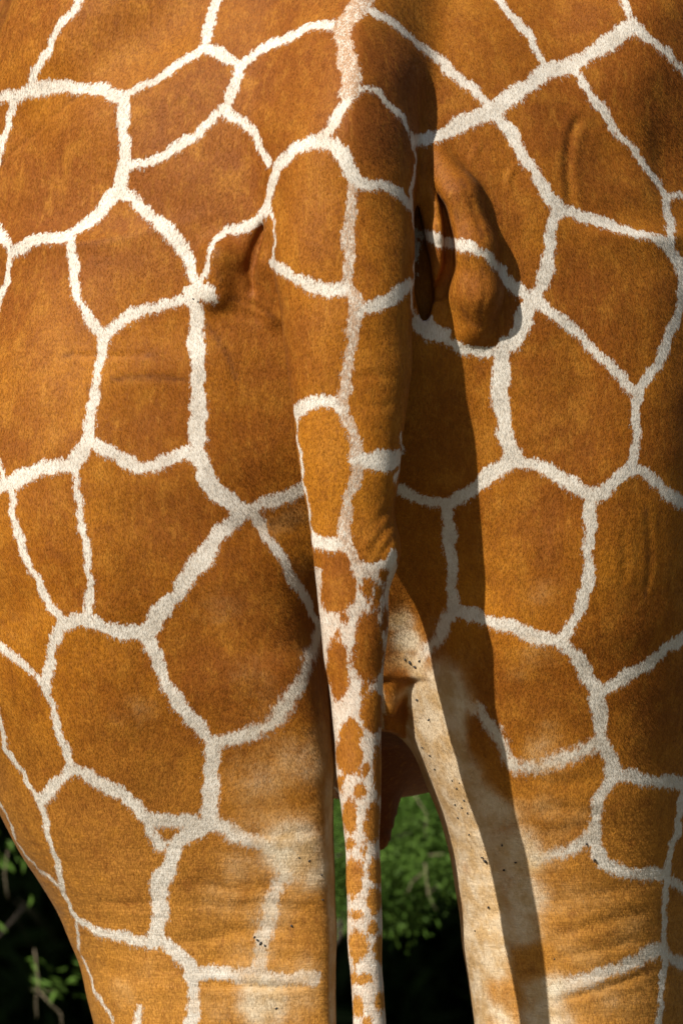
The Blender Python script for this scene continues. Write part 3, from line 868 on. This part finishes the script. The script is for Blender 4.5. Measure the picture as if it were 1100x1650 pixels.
# ------------------------------------------------------------------ meshes: one skin, cut where the tail leaves the body
giraffe = bpy.data.objects.new('giraffe', None)
COL.objects.link(giraffe)
giraffe['label'] = 'giraffe seen from behind, brown patches netted in cream, long tail hanging down'
giraffe['category'] = 'giraffe'
WV = np.stack(W(V2[:, 0], V2[:, 1], V2[:, 2]), -1)
fq = WV[Q]
fn = np.cross(fq[:, 2] - fq[:, 0], fq[:, 3] - fq[:, 1])
out_n = np.stack([N[:, 0], N[:, 1], -N[:, 2]], -1)
if np.mean((fn * out_n[Q[:, 0]]).sum(1) > 0) < 0.5:
    Q = Q[:, ::-1]
WN = vnormals(WV, Q)
tail_face = is_tail[Q].all(1)


def sub_skin(name, mask):
    q = Q[mask]
    used, inv = np.unique(q, return_inverse=True)
    me = mesh_np(name, WV[used], inv.reshape(-1, 4))
    for an, arr in (('edge', edge), ('soft', soft), ('beige', beige), ('pale', pale), ('russet_shade', russet_shade), ('scar', scar)):
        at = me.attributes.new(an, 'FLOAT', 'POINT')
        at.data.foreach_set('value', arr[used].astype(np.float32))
    me.normals_split_custom_set_from_vertices(WN[used].astype(np.float32))
    return link(name, me, M_COAT, giraffe)


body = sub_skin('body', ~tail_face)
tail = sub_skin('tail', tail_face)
print('skin', len(V), 'verts')
del FT, FU


# short coat hair: fine blades rooted in the skin, lying down along the body
def fur(name, host, face_mask, count, parent):
    q = Q[face_mask]
    a = WV[q[:, 0]]; b = WV[q[:, 1]]; c = WV[q[:, 2]]; d = WV[q[:, 3]]
    area = np.linalg.norm(np.cross(c - a, d - b), axis=1)
    f = rng.choice(len(q), count, p=area / area.sum())
    u = rng.random((count, 1)); w = rng.random((count, 1))
    wt4 = np.concatenate([(1 - u) * (1 - w), u * (1 - w), u * w, (1 - u) * w], 1)
    qi = q[f]
    P = (WV[qi] * wt4[:, :, None]).sum(1)
    Nn = (WN[qi] * wt4[:, :, None]).sum(1); Nn /= np.linalg.norm(Nn, axis=1, keepdims=True)
    flow = np.stack([.35 * np.sin(P[:, 2] * 9 + 2 * np.sin(P[:, 0] * 7)) + .25 * np.sin(P[:, 0] * 21 + P[:, 2] * 13), np.full(count, -.15), np.full(count, -1.0)], -1)
    flow += rng.normal(0, .22, flow.shape)
    T = flow - Nn * (flow * Nn).sum(1, keepdims=True); T /= np.linalg.norm(T, axis=1, keepdims=True)
    B = np.cross(Nn, T)
    L = (rng.uniform(.0026, .0050, count))[:, None]
    lift_ = rng.uniform(.03, .13, count)[:, None]
    wd = .00023
    mid_ = P + (T * .55 + Nn * lift_ * .8) * L
    tip = P + (T + Nn * lift_ * 1.1) * L
    base = P - Nn * .0004
    vs = np.stack([base - B * wd, base + B * wd, mid_ + B * wd * .8, tip, mid_ - B * wd * .8], 1)
    idx = np.arange(count)[:, None] * 5
    # outward side up
    quad = np.concatenate([idx, idx + 1, idx + 2, idx + 4], 1); tri = np.concatenate([idx + 4, idx + 2, idx + 3], 1)
    g = np.cross(vs[:, 1] - vs[:, 0], vs[:, 2] - vs[:, 0])
    if np.mean((g * Nn).sum(1)) < 0:
        quad = quad[:, ::-1]; tri = tri[:, ::-1]
    allf = np.concatenate([quad[:, [0, 1, 2]], quad[:, [0, 2, 3]], tri])
    me = mesh_np(name, vs.reshape(-1, 3), allf)
    for an, arr, jit in (('edge', edge, 1.4), ('soft', soft, 0), ('beige', beige, 0), ('pale', pale, .04), ('russet_shade', russet_shade, 0), ('scar', scar, 0)):
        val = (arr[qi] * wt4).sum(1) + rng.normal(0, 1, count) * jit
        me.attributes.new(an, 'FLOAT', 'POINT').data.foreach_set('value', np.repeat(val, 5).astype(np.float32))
    hn = Nn + T * .12 + B * rng.normal(0, .09, (count, 1)); hn /= np.linalg.norm(hn, axis=1, keepdims=True)
    me.normals_split_custom_set_from_vertices(np.repeat(hn, 5, axis=0).astype(np.float32))
    o = link(name, me, M_HAIR, parent)
    o['kind'] = 'stuff'
    return o


shown = (read & (PX > -25) & (PX < 1125) & (PY > -25) & (PY < 1680))[Q].all(1)
fur('coat_hair', body, shown & ~tail_face, 420000, body)
fur('coat_hair', tail, shown & tail_face, 70000, tail)


# ------------------------------------------------------------------ hooves, tail tuft, head parts
def tube(pts, radii, seg=8):
    vs = []; fs = []
    P = [Vector(p) for p in pts]
    for i, p in enumerate(P):
        t = (P[min(i + 1, len(P) - 1)] - P[max(i - 1, 0)]).normalized()
        a = t.orthogonal().normalized(); b = t.cross(a)
        if i and prev is not None:
            a = (prev - t * prev.dot(t)).normalized(); b = t.cross(a)
        prev = a
        for s in range(seg):
            w = 2 * math.pi * s / seg
            vs.append(p + (a * math.cos(w) + b * math.sin(w)) * radii[i])
    for i in range(len(P) - 1):
        for s in range(seg):
            fs.append((i * seg + s, i * seg + (s + 1) % seg, (i + 1) * seg + (s + 1) % seg, (i + 1) * seg + s))
    n = len(vs)
    vs += [P[0], P[-1]]
    for s in range(seg):
        fs.append(((s + 1) % seg, s, n)); b0 = (len(P) - 1) * seg
        fs.append((b0 + s, b0 + (s + 1) % seg, n + 1))
    return vs, fs


def poly_obj(name, parts, mat, parent=None, smooth=True):
    vs = []; fs = []
    for v, f in parts:
        o = len(vs); vs += [tuple(p) for p in v]; fs += [tuple(i + o for i in q) for q in f]
    me = bpy.data.meshes.new(name)
    me.from_pydata(vs, [], fs)
    me.polygons.foreach_set('use_smooth', [smooth] * len(me.polygons))
    return link(name, me, mat, parent)


def hoof(cx, cy):
    parts = []
    for sx in (-1, 1):
        rows = [(0.000, .060, -.085, .055), (0.030, .058, -.080, .052), (0.075, .050, -.055, .045), (0.105, .044, -.035, .040)]
        vs = []; fs = []; seg = 14
        for z, hw, back, front in rows:
            for s in range(seg):
                w = 2 * math.pi * s / seg
                yy = math.sin(w)
                x = cx + sx * (hw * 0.53 + 0.0025) + hw * 0.5 * math.cos(w) * (1 - 0.25 * max(0, yy))
                y = cy + (front + 0.06 * (1 - z / .12) if yy > 0 else -back) * yy
                vs.append((x, y, z))
        for i in range(3):
            for s in range(seg):
                fs.append((i * seg + s, i * seg + (s + 1) % seg, (i + 1) * seg + (s + 1) % seg, (i + 1) * seg + s))
        fs.append(tuple(range(seg))[::-1]); fs.append(tuple(3 * seg + s for s in range(seg)))
        parts.append((vs, fs))
    return poly_obj('hoof', parts, M_HOOF, giraffe)


def mid(tab):
    r = tab[-1]
    return ((r[1] + r[2]) / 2 - 550) * S, (r[3] + r[4]) / 2 * S


hoof(*mid(HIND_L)); hoof(*mid(HIND_R))
for cx in (350, 1000):
    hoof((cx - 550) * S, 2215 * S)

parts = []
for i in range(170):
    a = random.uniform(0, 2 * math.pi); r0 = random.uniform(0, 0.013)
    p = Vector(W(604, -22, 2130 - random.uniform(0, 60))) + Vector((r0 * math.cos(a), r0 * math.sin(a), 0))
    ln = random.uniform(.28, .46); sp = random.uniform(.01, .07)
    pts = [p + Vector((math.cos(a) * sp * t * t + math.sin(9 * t + i) * .004, math.sin(a) * sp * t * t, -ln * t)) for t in (0, .25, .5, .75, 1)]
    parts.append(tube(pts, [.0022, .002, .0018, .0013, .0005], 4))
tuft = poly_obj('tail_tuft', parts, M_DARK, tail)

hx, hy, hz = W(590, 3340, -3690)
for sx in (-1, 1):
    poly_obj('horn', [tube([(hx + sx * .045, hy - .01, hz + .06), (hx + sx * .055, hy - .03, hz + .15), (hx + sx * .06, hy - .045, hz + .22), (hx + sx * .061, hy - .047, hz + .24)], [.026, .022, .026, .012], 10)], M_TAN, giraffe)
    ear_pts = [(hx + sx * (.085 + .20 * t), hy - .05 - .02 * t, hz + .02 + .05 * t) for t in (0, .3, .6, 1)]
    poly_obj('ear', [tube(ear_pts, [.022, .045, .036, .004], 8)], M_TAN, giraffe)
    vs, fs = tube([(hx + sx * (.083 + a), hy + .10, hz + .01) for a in (-.02, -.01, .004, .016)], [.012, .024, .022, .008], 12)
    poly_obj('eye', [(vs, fs)], M_EYE, giraffe)
parts = []
for i in range(260):
    t = i / 259
    x, y, v = 590 + random.uniform(-16, 16), np.interp(t, [0, .1, .5, 1], [2090, 2230, 2850, 3190]), np.interp(t, [0, .1, .5, 1], [-560, -820, -2020, -3440])
    p = Vector(W(x, y, v))
    d = Vector((random.uniform(-.02, .02), -.11 - random.uniform(0, .03), random.uniform(.0, .05)))
    parts.append(tube([p, p + d * .6, p + d], [.011, .008, .002], 4))
poly_obj('mane', parts, M_MANE, giraffe)

# specks of dirt and small flies sitting on the inner legs
SPECKS = [(660, 1068, 5), (668, 1075, 4), (675, 1065, 3), (652, 1063, 3), (672, 1128, 4), (680, 1205, 3), (692, 1218, 3), (736, 1270, 4), (740, 1262, 3), (748, 1290, 4), (733, 1297, 4), (744, 1302, 3), (753, 1310, 3), (737, 1318, 3), (728, 1258, 3),
          (781, 1388, 5), (776, 1382, 3), (811, 1402, 4), (808, 1362, 3), (415, 1515, 4), (420, 1520, 5), (427, 1524, 4), (410, 1510, 3), (470, 1492, 4), (520, 1450, 3), (518, 1410, 3), (482, 1382, 3), (445, 1625, 4), (498, 1387, 3), (957, 1386, 5), (893, 1545, 3), (944, 1360, 3), (786, 1462, 3), (765, 1500, 3),
          (700, 1240, 3), (690, 1160, 3), (755, 1345, 3), (830, 1390, 3), (335, 395, 2), (312, 482, 3), (320, 486, 3)]
parts = []
sp = np.array(SPECKS, float)
ys = first_hit(FB, sp[:, 0], sp[:, 1])
for (px, py, r), y in zip(SPECKS, ys):
    if np.isnan(y):
        continue
    c = Vector(W(*lift(np.array([px]), np.array([py]), np.array([y]))[0]))
    r *= S * 0.5
    ax = Vector((random.uniform(-1, 1), -.2, random.uniform(-1, 1))).normalized()
    parts.append(tube([c - ax * r * 1.6, c - ax * r * .6, c + ax * r * .6, c + ax * r * 1.6], [r * .3, r, r * .9, r * .2], 6))
dirt = poly_obj('dirt_specks', parts, M_DARK, giraffe)
dirt['kind'] = 'stuff'
del FB


# ------------------------------------------------------------------ trees and bushes behind
def leaves_mesh(P, D, L, Wd):
    """P base points, D directions, L lengths, Wd widths -> creased two-triangle-pair leaves"""
    n = len(P)
    D = D / np.linalg.norm(D, axis=1, keepdims=True)
    R = rng.normal(size=(n, 3)); A = np.cross(D, R); A /= np.linalg.norm(A, axis=1, keepdims=True) + 1e-9
    Nn = np.cross(D, A)
    mid_ = P + D * (L * 0.5)[:, None] + Nn * (L * 0.08)[:, None]
    vs = np.stack([P, mid_ + A * (Wd / 2)[:, None], P + D * L[:, None], mid_ - A * (Wd / 2)[:, None]], 1).reshape(-1, 3)
    fs = np.arange(4 * n).reshape(n, 4)
    return vs, fs


def make_tree(name, label, cat, base, trunk_pts, trunk_r, crowns, n_leaf, leaf, mat, group, extra=None):
    root = bpy.data.objects.new(name, None); COL.objects.link(root); root.location = base
    root['label'] = label; root['category'] = cat; root['group'] = group
    parts = [tube(trunk_pts, trunk_r, 10)]
    top = Vector(trunk_pts[-1]); fork = Vector(trunk_pts[len(trunk_pts) // 2])
    for c, r in crowns:
        c = Vector(c)
        m_ = fork.lerp(c, .5) + Vector((random.uniform(-.1, .1), random.uniform(-.1, .1), .12))
        parts.append(tube([fork, m_, c], [trunk_r[-1] * .8, trunk_r[-1] * .55, trunk_r[-1] * .2], 7))
        for _ in range(7):
            d = Vector((random.gauss(0, 1), random.gauss(0, 1), random.gauss(0, .7))).normalized()
            e = c + Vector((d.x * r[0], d.y * r[1], d.z * r[2])) * .85
            parts.append(tube([c, c.lerp(e, .5) + Vector((0, 0, .05)), e], [trunk_r[-1] * .16, trunk_r[-1] * .1, trunk_r[-1] * .04], 5))
    poly_obj('trunk', parts, M_BARK, root)
    vols = np.array([r[0] * r[1] * r[2] for _, r in crowns]) ** .7
    cnt = (n_leaf * vols / vols.sum()).astype(int)
    Ps = []; Ds = []
    for (c, r), k in zip(crowns, cnt):
        ncl = max(8, k // 26)
        u = rng.normal(size=(ncl, 3)); u /= np.linalg.norm(u, axis=1, keepdims=True)
        rad = rng.uniform(.45, 1.0, ncl) ** .6
        cc = np.array(c) + u * rad[:, None] * np.array(r) * rng.uniform(.8, 1.08, (ncl, 1))
        j = rng.integers(0, ncl, k)
        dirs = u[j] + rng.normal(0, .6, (k, 3)) + np.array([0, 0, -.15])
        dn = dirs / np.linalg.norm(dirs, axis=1, keepdims=True)
        Ps.append(cc[j] + dn * rng.uniform(0, leaf * 3.0, k)[:, None] + rng.normal(0, leaf * .7, (k, 3)))
        Ds.append(dn + rng.normal(0, .45, (k, 3)))
    P = np.vstack(Ps); D = np.vstack(Ds)
    L = leaf * rng.uniform(.6, 1.3, len(P))
    vs, fs = leaves_mesh(P, D, L, L * rng.uniform(.18, .34, len(P)))
    cr = link('crown', mesh_np('crown', vs, fs, False), mat, root)
    cr['kind'] = 'stuff'
    return root


def far_pt(px, py, y):
    """a point y metres beyond the rump, on the line of sight"""
    s = 1 + y / 8.0
    return Vector(((px - 550) * S * s, y, EYE + (825 - py) * S * s))


GROUP = 'trees and bushes behind the giraffe'
# the big shade tree: unseen crown, spread wide overhead to keep the thicket dark
b = (0.43, 5.6, 0)
make_tree('shade_tree', 'broad shade tree with unseen crown spread overhead to darken the thicket', 'tree', b, [(0, 0, -.1), (.03, .1, .8), (-.05, .15, 1.7), (.05, .1, 2.6)], [.17, .14, .12, .09],
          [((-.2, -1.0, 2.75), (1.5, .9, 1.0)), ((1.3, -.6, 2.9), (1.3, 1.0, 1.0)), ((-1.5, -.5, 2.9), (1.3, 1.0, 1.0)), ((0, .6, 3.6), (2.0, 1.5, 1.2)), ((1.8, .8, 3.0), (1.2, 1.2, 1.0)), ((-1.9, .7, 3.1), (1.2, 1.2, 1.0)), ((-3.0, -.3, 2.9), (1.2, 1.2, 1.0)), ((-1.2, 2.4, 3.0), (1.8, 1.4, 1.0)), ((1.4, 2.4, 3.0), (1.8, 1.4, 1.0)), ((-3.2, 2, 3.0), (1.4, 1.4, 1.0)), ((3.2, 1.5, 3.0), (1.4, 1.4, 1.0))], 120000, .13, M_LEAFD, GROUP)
# the leafy shrub seen between the legs
t1 = far_pt(672, 1395, 3.7)
make_tree('leafy_shrub', 'fine leaved green shrub showing between the legs beside the tail', 'shrub', (t1.x, 3.85, 0), [(-.27, .15, -.05), (-.26, .12, .5), (-.22, .08, .95), (-.05, -.05, t1.z + .02)], [.03, .024, .014, .005],
          [((0, -.15, t1.z + .05), (.11, .08, .075)), ((-.10, -.1, t1.z + .02), (.06, .06, .08)), ((.05, -.1, t1.z + .15), (.11, .08, .08)), ((.02, 0, t1.z + .34), (.25, .2, .15)), ((-.03, -.08, t1.z - .03), (.035, .04, .05))], 34000, .0135, M_LEAF, GROUP)
t2 = far_pt(20, 1500, 4.0)
make_tree('sparse_shrub', 'sparse dark shrub with a few green sprigs left of the left leg', 'shrub', (t2.x - .15, 4.2, 0), [(0, 0, -.05), (.03, 0, .4), (0, 0, .75), (.05, -.05, t2.z)], [.02, .014, .008, .005],
          [((.12, -.1, t2.z - .02), (.14, .10, .10)), ((.0, -.1, t2.z + .2), (.2, .12, .10)), ((-.35, 0, t2.z + .1), (.25, .2, .25))], 620, .026, M_LEAF, GROUP)
# dark thicket that closes the view under the tree
for i, x in enumerate((-3.4, -1.9, -.5, .9, 2.3, 3.8)):   # the front row
    z = random.uniform(1.0, 1.25)
    lab = ['dark leafy thicket bush at the far left end of the row', 'dark thicket bush second from the left behind the sparse shrub', 'dark thicket bush in deep shade seen left of the tail', 'dark thicket bush in deep shade seen between tail and right leg',
           'dark thicket bush hidden behind the right leg', 'dark leafy thicket bush at the far right end of the row'][i]
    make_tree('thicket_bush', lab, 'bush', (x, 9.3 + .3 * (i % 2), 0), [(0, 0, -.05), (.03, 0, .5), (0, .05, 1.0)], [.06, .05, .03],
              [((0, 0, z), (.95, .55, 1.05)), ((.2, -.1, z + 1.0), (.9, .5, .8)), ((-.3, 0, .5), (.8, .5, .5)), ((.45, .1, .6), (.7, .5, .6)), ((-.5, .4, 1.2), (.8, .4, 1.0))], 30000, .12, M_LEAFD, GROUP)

# dry twigs of the shrubs: bare bleached stems
TW = [([(600, 1250), (660, 1265), (672, 1275)], 3.5, 3), ([(664, 1275), (686, 1310), (685, 1350)], 3.52, 3), ([(715, 1376), (690, 1378)], 3.5, 4), ([(684, 1390), (686, 1420), (690, 1440), (703, 1467)], 3.48, 4), ([(684, 1405), (662, 1422), (655, 1440)], 3.5, 3), ([(690, 1440), (705, 1425)], 3.5, 2)]
sh = next(o for o in COL.objects if o.name == 'leafy_shrub')
TW2 = [([(56, 1530), (60, 1560), (62, 1590), (58, 1610), (60, 1640)], 3.8, 4), ([(66, 1600), (85, 1620), (98, 1632), (100, 1660)], 3.8, 4), ([(50, 1595), (95, 1597)], 3.8, 2), ([(12, 1370), (8, 1410), (14, 1450)], 3.8, 3)]
sh2 = next(o for o in COL.objects if o.name == 'sparse_shrub')
for tw, root in ((TW, sh), (TW2, sh2)):
    for pts, y, r in tw:
        P3 = []
        for a, b_ in zip(pts[:-1], pts[1:]):
            for t in (0, .5):
                q = far_pt(a[0] + (b_[0] - a[0]) * t + random.uniform(-1, 1), a[1] + (b_[1] - a[1]) * t + random.uniform(-1, 1), y + random.uniform(-.01, .01)); P3.append(q - root.location)
        P3.append(far_pt(*pts[-1], y) - root.location)
        n = len(P3)
        poly_obj('twig', [tube(P3, [r * S * .28 * (1 - .5 * i / n) for i in range(n)], 6)], M_TWIG, root)

print('done')
